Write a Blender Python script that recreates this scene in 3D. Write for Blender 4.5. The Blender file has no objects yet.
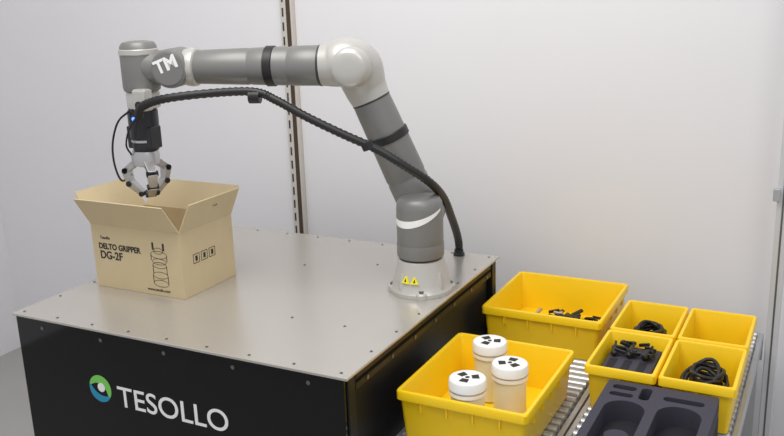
import bpy, bmesh, math, random
from mathutils import Vector, Matrix, Euler
random.seed(4)
scene=bpy.context.scene
scene.view_settings.view_transform='Standard'
col=scene.collection
V=Vector

# ---------------- materials ----------------
def mat(name,c,rough=.5,metal=0.,emit=0,noise=0.,nscale=40.,bump=0.,trans=0.,coat=0.,stretch=None,spec=None):
    m=bpy.data.materials.new(name); m.use_nodes=True
    nt=m.node_tree; b=nt.nodes['Principled BSDF']
    c4=(c[0],c[1],c[2],1)
    b.inputs['Base Color'].default_value=c4
    b.inputs['Roughness'].default_value=rough
    b.inputs['Metallic'].default_value=metal
    b.inputs['Coat Weight'].default_value=coat
    if spec is not None: b.inputs['Specular IOR Level'].default_value=spec
    if trans: b.inputs['Transmission Weight'].default_value=trans
    if emit:
        b.inputs['Emission Color'].default_value=c4; b.inputs['Emission Strength'].default_value=emit
    if noise or bump:
        tc=nt.nodes.new('ShaderNodeTexCoord'); mp=nt.nodes.new('ShaderNodeMapping')
        if stretch: mp.inputs['Scale'].default_value=stretch
        n=nt.nodes.new('ShaderNodeTexNoise'); n.inputs['Scale'].default_value=nscale; n.inputs['Detail'].default_value=4
        nt.links.new(tc.outputs['Object'],mp.inputs['Vector']); nt.links.new(mp.outputs['Vector'],n.inputs['Vector'])
        if noise:
            r=nt.nodes.new('ShaderNodeMixRGB'); r.inputs[1].default_value=tuple(x*(1-noise) for x in c)+(1,); r.inputs[2].default_value=tuple(min(1,x*(1+noise)) for x in c)+(1,)
            nt.links.new(n.outputs['Fac'],r.inputs[0]); nt.links.new(r.outputs[0],b.inputs['Base Color'])
        if bump:
            bp=nt.nodes.new('ShaderNodeBump'); bp.inputs['Strength'].default_value=bump; bp.inputs['Distance'].default_value=.002
            nt.links.new(n.outputs['Fac'],bp.inputs['Height']); nt.links.new(bp.outputs[0],b.inputs['Normal'])
    return m
def s2l(r,g,b):
    f=lambda v:(v/255/12.92) if v/255<=.04045 else ((v/255+.055)/1.055)**2.4
    return (f(r),f(g),f(b))
M={}
M['wall']=mat('wall_paint',s2l(226,225,228),.6,noise=.015,nscale=3)
M['floor']=mat('floor_vinyl',s2l(165,163,160),.5,noise=.05,nscale=8)
M['plate']=mat('brushed_plate',s2l(198,194,187),.27,.55,noise=.05,nscale=60,stretch=(1,12,1),bump=.04)
M['black']=mat('gloss_black',(.004,.004,.005),.06,0,noise=.02,spec=.3)
M['blackm']=mat('black_anodised',(.010,.010,.012),.4,.1,noise=.1,spec=.3)
M['slot']=mat('dark_slot',(.003,.003,.003),.8,noise=.02,spec=.1)
M['screw']=mat('screw_steel',(.18,.18,.18),.35,.8,noise=.05)
M['arm']=mat('arm_grey',s2l(126,125,123),.42,.25,noise=.04,nscale=30)
M['armdk']=mat('arm_dark_ring',s2l(60,60,62),.4,.3,noise=.04)
M['cast']=mat('cast_silver',s2l(190,188,183),.35,.3,noise=.03,nscale=30)
M['steel']=mat('bright_steel',s2l(190,190,190),.32,.75,noise=.04)
M['white']=mat('white_plastic',s2l(240,240,238),.4,noise=.02)
M['jar']=mat('frosted_plastic',s2l(228,224,205),.35,noise=.02)
M['rubber']=mat('black_rubber',(.012,.012,.013),.45,noise=.1)
M['card']=mat('cardboard',s2l(200,182,146),.8,noise=.05,nscale=25,bump=.1)
M['ink']=mat('black_ink',s2l(45,40,36),.7,noise=.02)
M['yellow']=mat('yellow_plastic',s2l(248,206,22),.35,noise=.03,nscale=20)
M['sticker']=mat('yellow_sticker',s2l(240,225,30),.4,noise=.02)
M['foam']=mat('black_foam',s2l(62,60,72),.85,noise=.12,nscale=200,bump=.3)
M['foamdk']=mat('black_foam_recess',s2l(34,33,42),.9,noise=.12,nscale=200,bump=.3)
M['alu']=mat('aluminium',s2l(190,192,195),.35,.7,noise=.03)
M['alul']=mat('aluminium_light',s2l(208,209,212),.45,.3,noise=.03)
M['gripblk']=mat('gripper_black',(.02,.02,.024),.3,.2,noise=.05)
M['led']=mat('blue_led',(.05,.15,1),.4,emit=4)
M['green']=mat('logo_green',s2l(120,200,90),.4,noise=.02)
M['blue']=mat('logo_blue',s2l(30,140,180),.4,noise=.02)
M['signw']=mat('sign_white',s2l(240,240,240),.4,noise=.01)

# ---------------- helpers ----------------
def group(name,loc=(0,0,0)):
    e=bpy.data.objects.new(name,None); e.location=loc; e.empty_display_size=.05; col.objects.link(e); return e
def finish(name,bm,m,parent=None,smooth=None,bevel=0,mats=None):
    me=bpy.data.meshes.new(name)
    bmesh.ops.recalc_face_normals(bm,faces=bm.faces)
    bm.to_mesh(me); bm.free()
    for x in (mats or [m]): me.materials.append(x)
    if smooth is not None:
        for p in me.polygons: p.use_smooth=True
        me.set_sharp_from_angle(angle=math.radians(smooth))
    o=bpy.data.objects.new(name,me); col.objects.link(o)
    if parent: o.parent=parent; o.matrix_parent_inverse=Matrix.Translation(-V(parent.location))
    if bevel:
        bv=o.modifiers.new('bevel','BEVEL'); bv.width=bevel; bv.segments=2; bv.limit_method='ANGLE'
    return o
def box(name,lo,hi,m,parent=None,bevel=0,rot=None):
    bm=bmesh.new(); lo=V(lo);hi=V(hi); c=(lo+hi)/2; s=hi-lo
    bmesh.ops.create_cube(bm,size=1)
    for v in bm.verts: v.co=V((v.co.x*s.x,v.co.y*s.y,v.co.z*s.z))
    if rot is not None: bmesh.ops.transform(bm,matrix=rot,verts=bm.verts)
    bmesh.ops.translate(bm,vec=c,verts=bm.verts)
    return finish(name,bm,m,parent,None,bevel)
def poly(name,pts,m,parent=None,thick=None):
    bm=bmesh.new(); vs=[bm.verts.new(p) for p in pts]; f=bm.faces.new(vs)
    if thick is not None:
        r=bmesh.ops.extrude_face_region(bm,geom=[f]); bmesh.ops.translate(bm,vec=V(thick),verts=[g for g in r['geom'] if isinstance(g,bmesh.types.BMVert)])
    return finish(name,bm,m,parent)
def frame(ax):
    ax=V(ax).normalized(); up=V((0,0,1)) if abs(ax.z)<.9 else V((1,0,0))
    u=ax.cross(up).normalized(); w=ax.cross(u).normalized(); return ax,u,w
def lathe(name,base,axis,prof,m,parent=None,seg=40,smooth=35,cap=True):
    ax,u,w=frame(axis); base=V(base); bm=bmesh.new(); rings=[]
    for t,r in prof:
        rings.append([bm.verts.new(base+ax*t+(u*math.cos(a)+w*math.sin(a))*r) for a in [2*math.pi*i/seg for i in range(seg)]])
    for A,B in zip(rings,rings[1:]):
        for i in range(seg): bm.faces.new((A[i],A[(i+1)%seg],B[(i+1)%seg],B[i]))
    if cap: bm.faces.new(rings[0]); bm.faces.new(rings[-1])
    return finish(name,bm,m,parent,smooth)
def catmull(P,n):
    P=[V(p) for p in P]; Q=[P[0]*2-P[1]]+P+[P[-1]*2-P[-2]]; out=[]
    for i in range(1,len(Q)-2):
        for k in range(n):
            t=k/n; a,b,c,d=Q[i-1:i+3]
            out.append(.5*((2*b)+(c-a)*t+(2*a-5*b+4*c-d)*t*t+(3*b-a-3*c+d)*t**3))
    out.append(P[-1]); return out
def lerp1(R,n):
    out=[]
    for a,b in zip(R,R[1:]): out+= [a+(b-a)*k/n for k in range(n)]
    return out+[R[-1]]
def sweep(name,pts,rad,m,parent=None,seg=24,n=8,corr=0):
    P=catmull(pts,n); R=lerp1(rad,n) if isinstance(rad,(list,tuple)) else [rad]*len(P)
    if corr: R=[r+(corr if i%2 else -corr) for i,r in enumerate(R)]
    T=[(P[min(i+1,len(P)-1)]-P[max(i-1,0)]).normalized() for i in range(len(P))]
    _,u,_=frame(T[0]); bm=bmesh.new(); rings=[]
    for p,t,r in zip(P,T,R):
        u=(u-t*u.dot(t)).normalized(); w=t.cross(u)
        rings.append([bm.verts.new(p+(u*math.cos(a)+w*math.sin(a))*r) for a in [2*math.pi*i/seg for i in range(seg)]])
    for A,B in zip(rings,rings[1:]):
        for i in range(seg): bm.faces.new((A[i],A[(i+1)%seg],B[(i+1)%seg],B[i]))
    bm.faces.new(rings[0]); bm.faces.new(rings[-1])
    return finish(name,bm,m,parent,50)
def text(name,s,loc,size,m,parent,rot,sx=1,bold=0.0,align='LEFT'):
    cu=bpy.data.curves.new(name,'FONT'); cu.body=s; cu.size=size; cu.extrude=.0004; cu.offset=bold; cu.align_x=align
    cu.materials.append(m); o=bpy.data.objects.new(name,cu); col.objects.link(o)
    o.parent=parent; o.matrix_parent_inverse=Matrix.Translation(-V(parent.location)); o.location=loc; o.rotation_euler=rot; o.scale=(sx,1,1)
    return o
def rrect(x0,x1,y0,y1,r,k=5):
    pts=[]
    for cx,cy,a0 in ((x1-r,y1-r,0),(x0+r,y1-r,90),(x0+r,y0+r,180),(x1-r,y0+r,270)):
        for i in range(k+1):
            a=math.radians(a0+90*i/k); pts.append((cx+r*math.cos(a),cy+r*math.sin(a)))
    return pts

# ---------------- room ----------------
FZ=-.86; WY=1.25
box('floor',(-2.6,-3.2,FZ-.05),(2.6,WY+.05,FZ),M['floor'])
box('wall_back',(-2.6,WY,FZ),(2.6,WY+.04,1.9),M['wall'])
box('wall_left',(-2.64,-1.2,FZ),(-2.6,WY+.04,1.9),M['wall'])
st=group('wall_strut',(-.918,WY-.012,.3))
box('profile',(-.943,WY-.024,FZ),(-.893,WY,1.9),mat('strut_beige',s2l(205,200,192),.4,.2,noise=.03),st,.003)
box('groove',(-.916,WY-.026,FZ+.01),(-.900,WY-.0235,1.88),mat('strut_dark',s2l(70,52,42),.6,noise=.1),st)
z=FZ+.05
while z<1.85:
    box('slot',(-.934,WY-.0255,z),(-.928,WY-.0235,z+.03),M['armdk'],st); z+=.05

# ---------------- table ----------------
tb=group('robot_table',(-.5,.452,-.4))
box('top_plate',(-1,0,-.007),(0,.904,0),M['plate'],tb,.0015)
box('front_panel',(-.992,.006,FZ+.06),(-.012,.016,-.0075),M['black'],tb)
box('left_panel',(-.992,.016,FZ+.06),(-.984,.896,-.0075),M['black'],tb)
box('back_panel',(-.984,.888,FZ+.06),(-.016,.896,-.0075),M['black'],tb)
box('core',(-.984,.016,FZ+.06),(-.03,.888,-.02),M['slot'],tb)
for y0,y1 in ((.006,.046),(.856,.896)):
    box('corner_post',(-.04,y0+.0105,FZ+.06),(-.008,y1,-.0075),M['blackm'],tb,.002)
for z0 in (-.05,-.42,-.80):
    box('side_rail',(-.036,.047,z0),(-.008,.855,z0+.042),M['blackm'],tb,.002)
    box('side_rail_slot',(-.012,.05,z0+.017),(-.0072,.852,z0+.025),M['slot'],tb)
box('side_panel',(-.03,.047,-.8),(-.022,.855,-.05),M['blackm'],tb)
for i in range(7):
    y=.1+i*.12
    lathe('side_bolt',(-.008,y,-.04),(1,0,0),[(0,.005),(.002,.005)],M['screw'],tb,12)
for x in (-.95,-.05):
    for y in (.05,.85):
        lathe('foot',(x,y,FZ),(0,0,1),[(0,.03),(.01,.03),(.015,.012),(.06,.012)],M['blackm'],tb,20)
def bolt(x,y,z=0):
    lathe('plate_screw',(x,y,z),(0,0,1),[(-.001,.0036),(.0010,.0036),(.0011,.002),(.0002,.0019)],M['screw'],tb,12)
for i in range(9):
    x=-.975+i*.95/8
    bolt(x,.02); bolt(x,.884)
for i in range(1,7):
    y=.02+i*.864/7; bolt(-.98,y); bolt(-.02,y)
for x,y in ((-.3,.25),(-.3,.7),(-.5,.62),(-.15,.25)): bolt(x,y)
for x in (-.9,-.7,-.5,-.3,-.1):
    lathe('panel_screw',(x,.006,-.03),(0,-1,0),[(0,.005),(.0015,.005)],M['screw'],tb,12)
text('logo_text','TESOLLO',(-.665,.0052,-.198),.077,M['signw'],tb,(math.pi/2,0,0),1.06,.0003)
lc=V((-.721,.0055,-.163)); R=.036
def arcshape(name,r0,r1,a0,a1,m,yy,taper=True):
    pts=[];N=28
    for i in range(N+1):
        a=math.radians(a0+(a1-a0)*i/N); pts.append(lc+V((r0*math.cos(a),yy,r0*math.sin(a))))
    for i in range(N-1,0,-1):
        f=i/N; a=math.radians(a0+(a1-a0)*f); rr=r0-(r0-r1)*(math.sin(math.pi*f)**.5)
        pts.append(lc+V((rr*math.cos(a),yy,rr*math.sin(a))))
    poly(name,pts,m,tb,(0,-.0006,0))
arcshape('logo_arc_green',R,R*.35,-40,170,M['green'],0)
arcshape('logo_arc_blue',R,R*.45,165,330,M['blue'],-.0001)
lathe('logo_dot',lc+V((.004,0,.004)),(0,-1,0),[(0,.012),(.001,.012)],M['signw'],tb,24)

# ---------------- robot arm ----------------
rb=group('robot_arm',(-.09,.555,0))
B=V((-.09,.555,0.0005)); n=V((.306,-.952,0)).normalized(); d=V((-.952,-.306,0)).normalized(); Z=V((0,0,1))
lathe('base_flange',B,Z,[(0,.083),(.010,.083),(.014,.080),(.030,.074),(.075,.064),(.088,.061),(.090,.058)],M['cast'],rb,48,25)
for k in range(4):
    a=math.radians(25+90*k); u=V((math.cos(a),math.sin(a),0))
    lathe('foot_lug',B+u*.074,Z,[(0,.016),(.012,.016),(.016,.013)],M['cast'],rb,20)
    lathe('foot_bolt',B+u*.076+Z*.016,Z,[(0,.007),(.006,.007)],M['screw'],rb,6,10)
    u2=V((math.cos(a+.78),math.sin(a+.78),0))
    lathe('rib',B+u2*.066+Z*.0,Z,[(0,.014),(.03,.013),(.06,.006)],M['cast'],rb,12)
lathe('seal_ring',B,Z,[(.088,.056),(.096,.056)],M['armdk'],rb)
lathe('shoulder_housing',B,Z,[(.095,.058),(.098,.0605),(.15,.061),(.225,.061),(.240,.059),(.251,.053),(.257,.042),(.260,.025),(.2605,.001)],M['arm'],rb,56,40)
lathe('shoulder_collar',B,Z,[(.098,.0615),(.102,.0622),(.128,.0622),(.132,.0615)],M['arm'],rb,56)
bm=bmesh.new(); N=40; prev=None
for i in range(N+1):
    a=math.radians(-205+200*i/N); zz=.215-.030*math.sin(math.pi*i/N)+.012*i/N; h=.0035+.006*math.sin(math.pi*i/N)
    p=B+V((math.cos(a),math.sin(a),0))*.0618
    q=(bm.verts.new(p+Z*(zz-h)),bm.verts.new(p+Z*(zz+h)))
    if prev: bm.faces.new((prev[0],q[0],q[1],prev[1]))
    prev=q
finish('shoulder_band',bm,M['white'],rb,60)
vd=V((.35,-.94,0)).normalized()
for k,da in enumerate((-.50,-.16)):
    a=math.atan2(vd.y,vd.x)+da; u=V((math.cos(a),math.sin(a),0)); t=V((-u.y,u.x,0)); c=B+u*.0722+Z*.048; up=(Z+(-u)*.25).normalized()
    s=.0115
    pts=[c-t*s-up*s*.8,c+t*s-up*s*.8,c+up*s*.95]
    poly('warning_sticker',[p+u*.002 for p in pts],M['sticker'],rb,tuple(u*-.004))
    poly('warning_mark',[p+u*.0025 for p in [c-t*.003-up*.005,c+t*.003-up*.005,c+t*.001+up*.005]],M['ink'],rb,tuple(u*-.003))
ob=-n*.062
S=B+Z*.195
lathe('shoulder_joint',S-n*.125,n,[(0,.04),(.004,.05),(.012,.056),(.12,.056)],M['arm'],rb,48)
E=V((-.244,.505,.594))
S2=S+ob; E2=E+ob*.55
ua=(E2-S2).normalized()
lathe('upper_arm',S2,ua,[(-.03,.04),(-.01,.05),(.02,.054),(.10,.054),(.104,.0525),(.11,.0525),(.114,.054),(.30,.051),(.335,.050)],M['arm'],rb,48)
lathe('upper_arm_strap',S2+ua*.215,ua,[(0,.055),(.002,.0565),(.02,.0565),(.022,.055)],M['rubber'],rb,48)
W4=V((-.690,.362,.597)); fa=(W4-E).normalized()
lathe('upper_arm_ring',S2+ua*.328,ua,[(0,.0505),(.001,.0515),(.004,.0515),(.005,.051)],M['armdk'],rb,48)
sweep('elbow_casting',[S2+ua*.332,S2+ua*.370,E2-Z*.010+n*.01-fa*.010,E+fa*.012+Z*.006,E+fa*.05+Z*.002,E+fa*.085],[.051,.056,.064,.063,.056,.050],M['cast'],rb,48,8)
lathe('elbow_cap',E-fa*.003-Z*.002,n,[(.03,.052),(.050,.050),(.058,.045),(.0625,.036),(.0645,.02),(.065,.001)],M['cast'],rb,48,60)
L=(W4-E).length
lathe('forearm',E,fa,[(.080,.0495),(.083,.051),(.155,.050),(.158,.048),(.164,.048),(.167,.0495),(.26,.047),(.263,.0455),(.268,.0455),(.271,.047),(L-.055,.043),(L-.05,.041)],M['arm'],rb,48)
lathe('forearm_ring',E,fa,[(.076,.051),(.078,.052),(.081,.052),(.083,.051)],M['armdk'],rb,48)
lathe('forearm_strap',E+fa*.198,fa,[(0,.049),(.002,.0515),(.022,.0515),(.024,.049)],M['rubber'],rb,48)
lathe('forearm_end_collar',E,fa,[(L-.062,.042),(L-.058,.048),(L-.045,.050),(L-.03,.047)],M['cast'],rb,48)
lathe('wrist_joint',W4-n*.055,n,[(0,.035),(.006,.046),(.015,.050),(.095,.050),(.104,.047),(.107,.040)],M['arm'],rb,48)
lathe('wrist_cap',W4+n*.051,n,[(0,.041),(.002,.041),(.0025,.001)],M['arm'],rb,40)
ang=math.atan2(n.x,-n.y)
text('wrist_logo','TM',tuple(W4+n*.0537-Z*.013+d*.029),.046,M['white'],rb,(math.pi/2,-.35,ang),1.0,.0015)
G=V((-.785,.332,0))
sweep('wrist_link',[W4+d*.02,W4+d*.05,G+Z*.602+ -d*.01],[.046,.045,.044],M['arm'],rb,40,4)
lathe('wrist_cylinder',G,Z,[(.535,.040),(.54,.047),(.55,.049),(.64,.049),(.655,.047),(.664,.040),(.667,.025),(.6675,.001)],M['arm'],rb,48,40)
lathe('wrist_top_ring',G,Z,[(.632,.0495),(.634,.051),(.645,.051),(.647,.049)],M['cast'],rb,48)
lathe('tool_flange',G,Z,[(.492,.038),(.495,.043),(.53,.044),(.536,.041),(.54,.041)],M['cast'],rb,48)
box('vision_camera',G+V((.018,-.062,.492)),G+V((.062,-.03,.548)),M['cast'],rb,.006)
lathe('camera_lens',G+V((.04,-.061,.507)),(0,-1,0),[(0,.011),(.004,.011),(.005,.008)],M['gripblk'],rb,24)
G=G+V((-.008,0,0))
lathe('gripper_body',G,Z,[(.375,.028),(.38,.034),(.395,.036),(.40,.034),(.41,.034),(.415,.038),(.45,.040),(.485,.040),(.49,.036),(.493,.036)],M['gripblk'],rb,40)
lathe('gripper_ring',G,Z,[(.402,.0345),(.403,.037),(.409,.037),(.410,.0345)],M['steel'],rb,40)
lathe('status_led',G+V((.004,-.039,.468)),(0,-1,0),[(0,.005),(.003,.005),(.004,.003)],M['led'],rb,12)
for dx in (-.03,.03):
    box('gripper_side_motor',G+V((dx-.011,-.025,.385)),G+V((dx+.011,.02,.445)),M['gripblk'],rb,.004)
G=G+V((-.006,0,0))
lathe('gripper_palm',G,Z,[(.335,.022),(.34,.036),(.365,.038),(.378,.034)],M['steel'],rb,32)
def seg_link(a,b,w,name):
    a=V(a);b=V(b);ax=(b-a).normalized(); side=ax.cross(Z).normalized(); nn=side.cross(ax)
    bm=bmesh.new(); q=[]
    for p,f in ((a,1),(b,.8)):
        q.append([bm.verts.new(p+side*sx*w*f+nn*sy*w*.8*f) for sx,sy in((-1,-1),(1,-1),(1,1),(-1,1))])
    for i in range(4): bm.faces.new((q[0][i],q[0][(i+1)%4],q[1][(i+1)%4],q[1][i]))
    bm.faces.new(q[0]);bm.faces.new(q[1])
    finish(name,bm,M['steel'],rb,None,.002)
    for p in (a,b): lathe('finger_pivot',p-side*w*1.15,side,[(0,w*.6),(w*2.3,w*.6)],M['gripblk'],rb,16)
for k,a in enumerate((195,325,75)):
    u=V((math.cos(math.radians(a)),math.sin(math.radians(a)),0)); g=G
    seg_link(g+u*.024+Z*.348,g+u*.060+Z*.322,.013,'finger_proximal')
    seg_link(g+u*.060+Z*.322,g+u*.052+Z*.286,.013,'finger_middle')
    seg_link(g+u*.052+Z*.286,g+u*.018+Z*.258,.012,'finger_tip')
# hose
G0=V((-.785,.332,0))
hp=[G0+V((.02,-.045,.475)),V((-.735,.27,.505)),V((-.66,.275,.527)),V((-.55,.335,.537)),V((-.455,.375,.537)),V((-.40,.39,.515)),V((-.33,.41,.475)),V((-.245,.44,.430)),V((-.165,.47,.390)),V((-.105,.49,.352)),V((-.055,.54,.30)),V((-.060,.64,.235)),V((-.085,.75,.150)),V((-.104,.83,.080)),V((-.114,.868,.035)),V((-.116,.872,.006))]
sweep('cable_hose',hp,.0108,M['rubber'],rb,12,14,corr=.001)
lathe('hose_gland',V((-.116,.872,.0005)),Z,[(0,.017),(.006,.017),(.008,.014),(.018,.0135)],M['rubber'],rb,20)
lathe('hose_clip',V((-.455,.375,.525)),fa,[(-.014,.017),(.014,.017)],M['rubber'],rb,16)
lathe('hose_clip',V((-.185,.462,.40)),ua,[(-.01,.016),(.01,.016)],M['rubber'],rb,16)
sweep('sensor_cable',[G0+V((-.01,-.045,.49)),G0+V((-.05,-.05,.46)),G0+V((-.083,-.045,.40)),G0+V((-.09,-.04,.34)),G0+V((-.08,-.03,.295)),G0+V((-.06,-.01,.31))],.0028,M['rubber'],rb,8,8)
sweep('sensor_cable',[G0+V((.03,-.045,.49)),G0+V((.0,-.06,.45)),G0+V((-.03,-.05,.40)),G0+V((-.03,-.035,.37))],.0025,M['rubber'],rb,8,8)

# ---------------- cardboard box ----------------
bx=group('cardboard_box',(-.793,.354,0))
x0,x1,y0,y1,h,t=-.948,-.636,.250,.470,.182,.004
box('base',(x0,y0,.0005),(x1,y1,t),M['card'],bx)
box('front_side',(x0,y0,t),(x1,y0+t,h),M['card'],bx)
box('back_side',(x0,y1-t,t),(x1,y1,h),M['card'],bx)
box('left_side',(x0,y0+t,t),(x0+t,y1-t,h),M['card'],bx)
box('right_side',(x1-t,y0+t,t),(x1,y1-t,h),M['card'],bx)
def flap(name,a,b,out,th):
    a=V(a);b=V(b);o=V(out); e=(b-a).normalized()*.004
    nv=(b-a).cross(o).normalized()*th
    poly(name,[a,b,b+o-e,a+o+e],M['card'],bx,tuple(nv))
flap('front_flap',(x0,y0+.002,h),(x1,y0+.002,h),(0,-.052,.080),.003)
flap('right_flap',(x1-.002,y0,h),(x1-.002,y1,h),(.038,0,.078),.003)
flap('back_flap',(x1,y1-.002,h),(x0,y1-.002,h),(0,.05,.070),.003)
flap('left_flap',(x0+.002,y1,h),(x0+.002,y0,h),(-.05,0,.082),.003)
FR=(math.pi/2,0,0)
text('print_title','DELTO GRIPPER',(x0+.022,y0-.0006,.112),.0225,M['ink'],bx,FR,.93,.0006)
text('print_model','DG-2F',(x0+.024,y0-.0006,.084),.031,M['ink'],bx,FR,.95,.0006)
text('print_small','Tesollo',(x0+.03,y0-.0006,.140),.012,M['ink'],bx,FR,1)
text('print_url','www.tesollo.com',(x0+.185,y0-.0006,.012),.011,M['ink'],bx,FR,1)
text('print_flap','TOP',(x1+.028,y0+.11,h+.048),.012,M['ink'],bx,(math.pi/2-.48,0,math.pi/2),1)
def ringprint(cx,cz,rx,rz,w=.0013):
    N=28; bm=bmesh.new(); A=[];Bv=[]
    for i in range(N):
        a=2*math.pi*i/N; A.append(bm.verts.new((cx+rx*math.cos(a),y0-.0007,cz+rz*math.sin(a)))); Bv.append(bm.verts.new((cx+(rx-w)*math.cos(a),y0-.0007,cz+(rz-w)*math.sin(a))))
    for i in range(N): bm.faces.new((A[i],A[(i+1)%N],Bv[(i+1)%N],Bv[i]))
    finish('print_drawing',bm,M['ink'],bx)
cx=x0+.235
for cz,rx,rz in ((.035,.026,.010),(.058,.026,.010),(.086,.024,.009),(.096,.024,.009),(.115,.028,.011),(.126,.016,.009)): ringprint(cx,cz,rx,rz)
for sx in (-1,1):
    for za,zb,r in ((.035,.058,.0255),(.062,.086,.0235),(.098,.115,.027)):
        box('print_drawing_line',(cx+sx*r-.0008,y0-.0008,za),(cx+sx*r+.0008,y0-.0001,zb),M['ink'],bx)
    box('print_drawing_finger',(cx+sx*.018-.003,y0-.0008,.128),(cx+sx*.018+.003,y0-.0001,.148),M['ink'],bx)
for i,(ya,za) in enumerate(((y0+.045,.085),(y0+.078,.085),(y0+.111,.085))):
    for (dy0,dy1,dz0,dz1) in ((0,.026,0,.0015),(0,.026,.0245,.026),(0,.0015,0,.026),(.0245,.026,0,.026)):
        box('print_icon_frame',(x1+.0001,ya+dy0,za+dz0),(x1+.0007,ya+dy1,za+dz1),M['ink'],bx)
    box('print_icon',(x1+.0001,ya+.009,za+.006),(x1+.0007,ya+.018,za+.02),M['ink'],bx)

# ---------------- yellow containers ----------------
def container(name,X0,X1,Y0,Y1,zt,hh,cr=.012):
    g=group(name,((X0+X1)/2,(Y0+Y1)/2,zt-hh)); zb=zt-hh
    loops=[(.014,zb,cr),(.007,zt-.022,cr),(.0,zt-.021,cr),(.0,zt-.003,cr),(.002,zt,cr),(.009,zt,cr*.8),(.011,zt-.004,cr*.8),(.018,zb+.006,cr*.7)]
    bm=bmesh.new(); rings=[]
    for off,zz,r in loops:
        rings.append([bm.verts.new((px,py,zz)) for px,py in rrect(X0+off,X1-off,Y0+off,Y1-off,r)])
    K=len(rings[0])
    for A,Bq in zip(rings,rings[1:]):
        for i in range(K): bm.faces.new((A[i],A[(i+1)%K],Bq[(i+1)%K],Bq[i]))
    bm.faces.new(rings[0]); bm.faces.new(rings[-1])
    finish('shell',bm,M['yellow'],g,40)
    nx=max(2,int((X1-X0)/.06)); ny=max(2,int((Y1-Y0)/.06))
    for i in range(1,nx):
        x=X0+(X1-X0)*i/nx
        for y,s in ((Y0,1),(Y1,-1)): box('rib',(x-.002,min(y+s*.002,y+s*.012),zt-.045),(x+.002,max(y+s*.002,y+s*.012),zt-.018),M['yellow'],g)
    for i in range(1,ny):
        y=Y0+(Y1-Y0)*i/ny
        for x,s in ((X0,1),(X1,-1)): box('rib',(min(x+s*.002,x+s*.012),y-.002,zt-.045),(max(x+s*.002,x+s*.012),y+.002,zt-.018),M['yellow'],g)
    return g
ZT=-.10; HB=.118
container('yellow_storage_bin',.020,.332,.172,.545,ZT,HB)
container('yellow_storage_bin',-.0+.004,.345,.742,1.080,ZT,HB)
OX=((.372,.538),(.543,.712)); OY=((.470,.712),(.722,.950))
for xa,xb in OX:
    for ya,yb in OY: container('yellow_organizer_bin',xa,xb,ya,yb,ZT,HB,.009)
ZF=ZT-HB+.0065
for x,y,a0 in ((.148,.437,.3),(.236,.335,1.5),(.176,.225,2.6)):
    j=group('plastic_jar',(x,y,ZF)); hj=.150
    lathe('jar_body',(x,y,ZF),Z,[(0,.034),(.004,.038),(.107,.038),(.112,.034)],M['jar'],j,40)
    lathe('jar_lid',(x,y,ZF),Z,[(.112,.040),(.114,.042),(hj-.004,.042),(hj-.001,.040),(hj,.036)],M['white'],j,48)
    lathe('lid_groove',(x,y,ZF),Z,[(.123,.0422),(.124,.0424),(.126,.0424),(.127,.0422)],M['alu'],j,48)
    for k in range(3):
        a=a0+k*2.1; u=V((math.cos(a),math.sin(a),0)); w=V((-u.y,u.x,0)); c=V((x,y,ZF+hj+.0002))
        poly('lid_mark',[c+u*.010-w*.008,c+u*.026-w*.010,c+u*.026+w*.010,c+u*.010+w*.008],M['ink'],j,(0,0,.0008))
    lathe('lid_center',(x,y,ZF+hj),Z,[(0,.005),(.0008,.005)],M['ink'],j,12)
lp=group('loose_gripper_parts',(.18,.95,ZF))
for i in range(75):
    cxp=.185+random.gauss(0,.045); cyp=.955+random.gauss(0,.026); zz=ZF+.006+random.random()*.022
    cxp=min(max(cxp,.06),.28); cyp=min(max(cyp,.87),1.02)
    Lr=random.uniform(.012,.022); r=Euler((random.uniform(-.3,.3),random.uniform(-.3,.3),random.uniform(0,3.1))).to_matrix().to_4x4()
    box('part',(cxp-Lr,cyp-.005,zz-.004),(cxp+Lr,cyp+.005,zz+.004),M['rubber'] if i%6 else M['steel'],lp,.0015,r)
fi=group('foam_insert',(.455,.59,ZF))
box('foam_block',(.396,.494,ZF),(.514,.688,ZF+.082),M['foam'],fi,.002)
for i in range(3):
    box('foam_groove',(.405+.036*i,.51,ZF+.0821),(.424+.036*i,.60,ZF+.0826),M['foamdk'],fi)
for i in range(3):
    lathe('tool_handle',(.412+.036*i,.605,ZF+.091),(.15*(i-1),1,.12),[(0,.004),(.004,.008),(.035,.008),(.037,.004),(.065,.003)],M['rubber'],fi,12)
for i in range(16):
    a=random.random()*3; r=Euler((0,.3,a)).to_matrix().to_4x4(); c=V((random.uniform(.41,.50),random.uniform(.60,.68),ZF+.096))
    box('tool_part',c-V((.014,.004,.004)),c+V((.014,.004,.004)),M['rubber'],fi,.001,r)
def coil(name,cx,cy,z0,r,n,th):
    g=group(name,(cx,cy,z0)); 
    for k in range(n):
        a0=random.random()*6; rr=r*random.uniform(.6,1.05); ex=random.uniform(.75,1); ox=random.uniform(-.008,.008); oy=random.uniform(-.018,.018)
        pts=[V((cx+ox+rr*ex*math.cos(a0+a),cy+oy+rr*1.3*math.sin(a0+a),z0+th+.007+.007*k*.7+.007*math.sin(2*a+k))) for a in [2*math.pi*i/12 for i in range(13)]]
        sweep('cable_loop',pts,th,M['rubber'],g,8,4)
    return g
coil('cable_coil',.628,.592,ZF+.002,.052,16,.0048)
coil('cable_coil',.455,.838,ZF+.002,.050,14,.0048)
coil('cable_coil',.628,.838,ZF+.002,.045,6,.0042)
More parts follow.
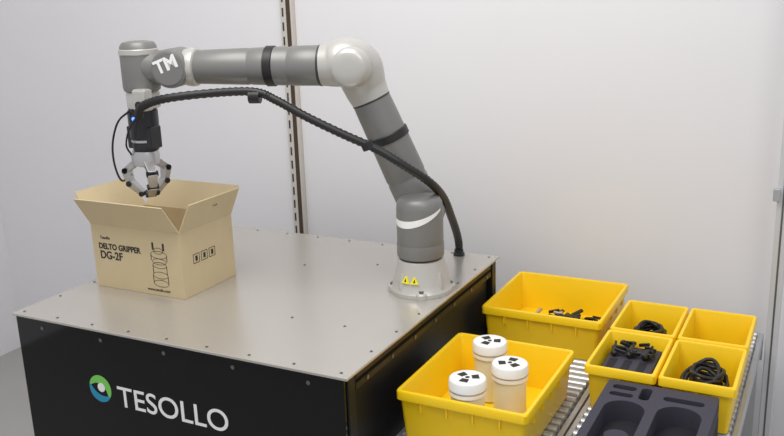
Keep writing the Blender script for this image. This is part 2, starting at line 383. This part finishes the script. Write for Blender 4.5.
# foam tray in front
fz0=ZT-HB; ft=group('foam_tray',(.55,.3,fz0)); ftop=-.120
X0,X1,Y0,Y1=.436,.680,.08,.460
def slab(name,z0,z1,m,holes):
    cu=bpy.data.curves.new(name,'CURVE'); cu.dimensions='2D'; cu.fill_mode='BOTH'; cu.extrude=(z1-z0)/2
    for pts in [rrect(X0,X1,Y0,Y1,.008)]+holes:
        sp=cu.splines.new('POLY'); sp.points.add(len(pts)-1); sp.use_cyclic_u=True
        for q,p in zip(sp.points,pts): q.co=(p[0],p[1],0,1)
    cu.materials.append(m); o=bpy.data.objects.new(name,cu); col.objects.link(o)
    dg=bpy.context.evaluated_depsgraph_get(); me=bpy.data.meshes.new_from_object(o.evaluated_get(dg))
    o2=bpy.data.objects.new(name,me); col.objects.link(o2); o2.location=(0,0,(z0+z1)/2); bpy.data.objects.remove(o)
    o2.parent=ft; o2.matrix_parent_inverse=Matrix.Translation(-V(ft.location)); return o2
holes=[rrect(.456,.544,.110,.365,.043,8),rrect(.566,.659,.110,.380,.045,8),rrect(.452,.505,.383,.402,.009),rrect(.516,.540,.383,.443,.010),rrect(.568,.655,.398,.420,.010),rrect(.452,.505,.418,.440,.009)]
slab('foam_top',fz0+.05,ftop,M['foam'],holes)
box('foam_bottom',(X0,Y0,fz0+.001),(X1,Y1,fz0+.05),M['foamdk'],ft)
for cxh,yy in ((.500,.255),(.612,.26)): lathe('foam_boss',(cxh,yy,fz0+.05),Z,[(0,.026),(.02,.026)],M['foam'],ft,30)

# ---------------- roller rack under containers ----------------
rk=group('roller_rack',(.36,.55,FZ)); zr=fz0
for x in (.004,.344,.362,.706):
    box('rail',(x,.02,zr-.045),(x+.014,1.16,zr-.012),M['alu'],rk,.002)
for lane in ((.02,.342),(.378,.704)):
    y=.05
    while y<1.14:
        lathe('roller',(lane[0],y,zr-.0128),(1,0,0),[(0,.006),(.002,.012),(lane[1]-lane[0]-.002,.012),(lane[1]-lane[0],.006)],M['alu'],rk,16); y+=.032
for y in (.03,1.13):
    box('cross_beam',(.004,y,zr-.085),(.720,y+.03,zr-.046),M['alu'],rk,.002)
for x in (.02,.68):
    for y in (.03,1.13): box('leg',(x,y,FZ),(x+.03,y+.03,zr-.086),M['alu'],rk,.002)
ps=group('aluminium_post',(.745,1.13,FZ))
box('profile',(.727,1.115,FZ),(.760,1.148,1.6),M['alul'],ps,.002)
box('t_slot',(.741,1.1142,FZ+.01),(.746,1.1152,1.59),M['screw'],ps)
box('bracket',(.717,1.100,.18),(.735,1.114,.215),M['alu'],ps,.002)

# ---------------- lights / world ----------------
w=bpy.data.worlds.new('world'); scene.world=w; w.use_nodes=True
w.node_tree.nodes['Background'].inputs[0].default_value=(.97,.98,1,1); w.node_tree.nodes['Background'].inputs[1].default_value=.62
def area(name,loc,target,size,power,c=(1,1,1)):
    l=bpy.data.lights.new(name,'AREA'); l.size=size; l.energy=power; l.color=c; l.shape='SQUARE'
    o=bpy.data.objects.new(name,l); o.location=loc; o.rotation_euler=(V(target)-V(loc)).to_track_quat('-Z','Y').to_euler(); col.objects.link(o)
area('ceiling_light',(-.3,-.3,2.3),(-.3,.5,0),1.4,42,(1,.98,.95))
area('ceiling_light',(1.6,-1.0,2.2),(.2,.6,0),1.0,14,(1,.98,.95))

# ---------------- camera ----------------
cd=bpy.data.cameras.new('camera'); cam=bpy.data.objects.new('camera',cd); col.objects.link(cam)
cd.sensor_width=36; cd.lens=873/784*36; cd.clip_start=.05
Rb=Euler((math.pi/2-.2606,0,.4814),'XYZ').to_matrix()@Matrix.Rotation(-.0344,3,'Z')
cam.matrix_world=Matrix.Translation((.8629,-1.4253,.7851))@Rb.to_4x4()
scene.camera=cam
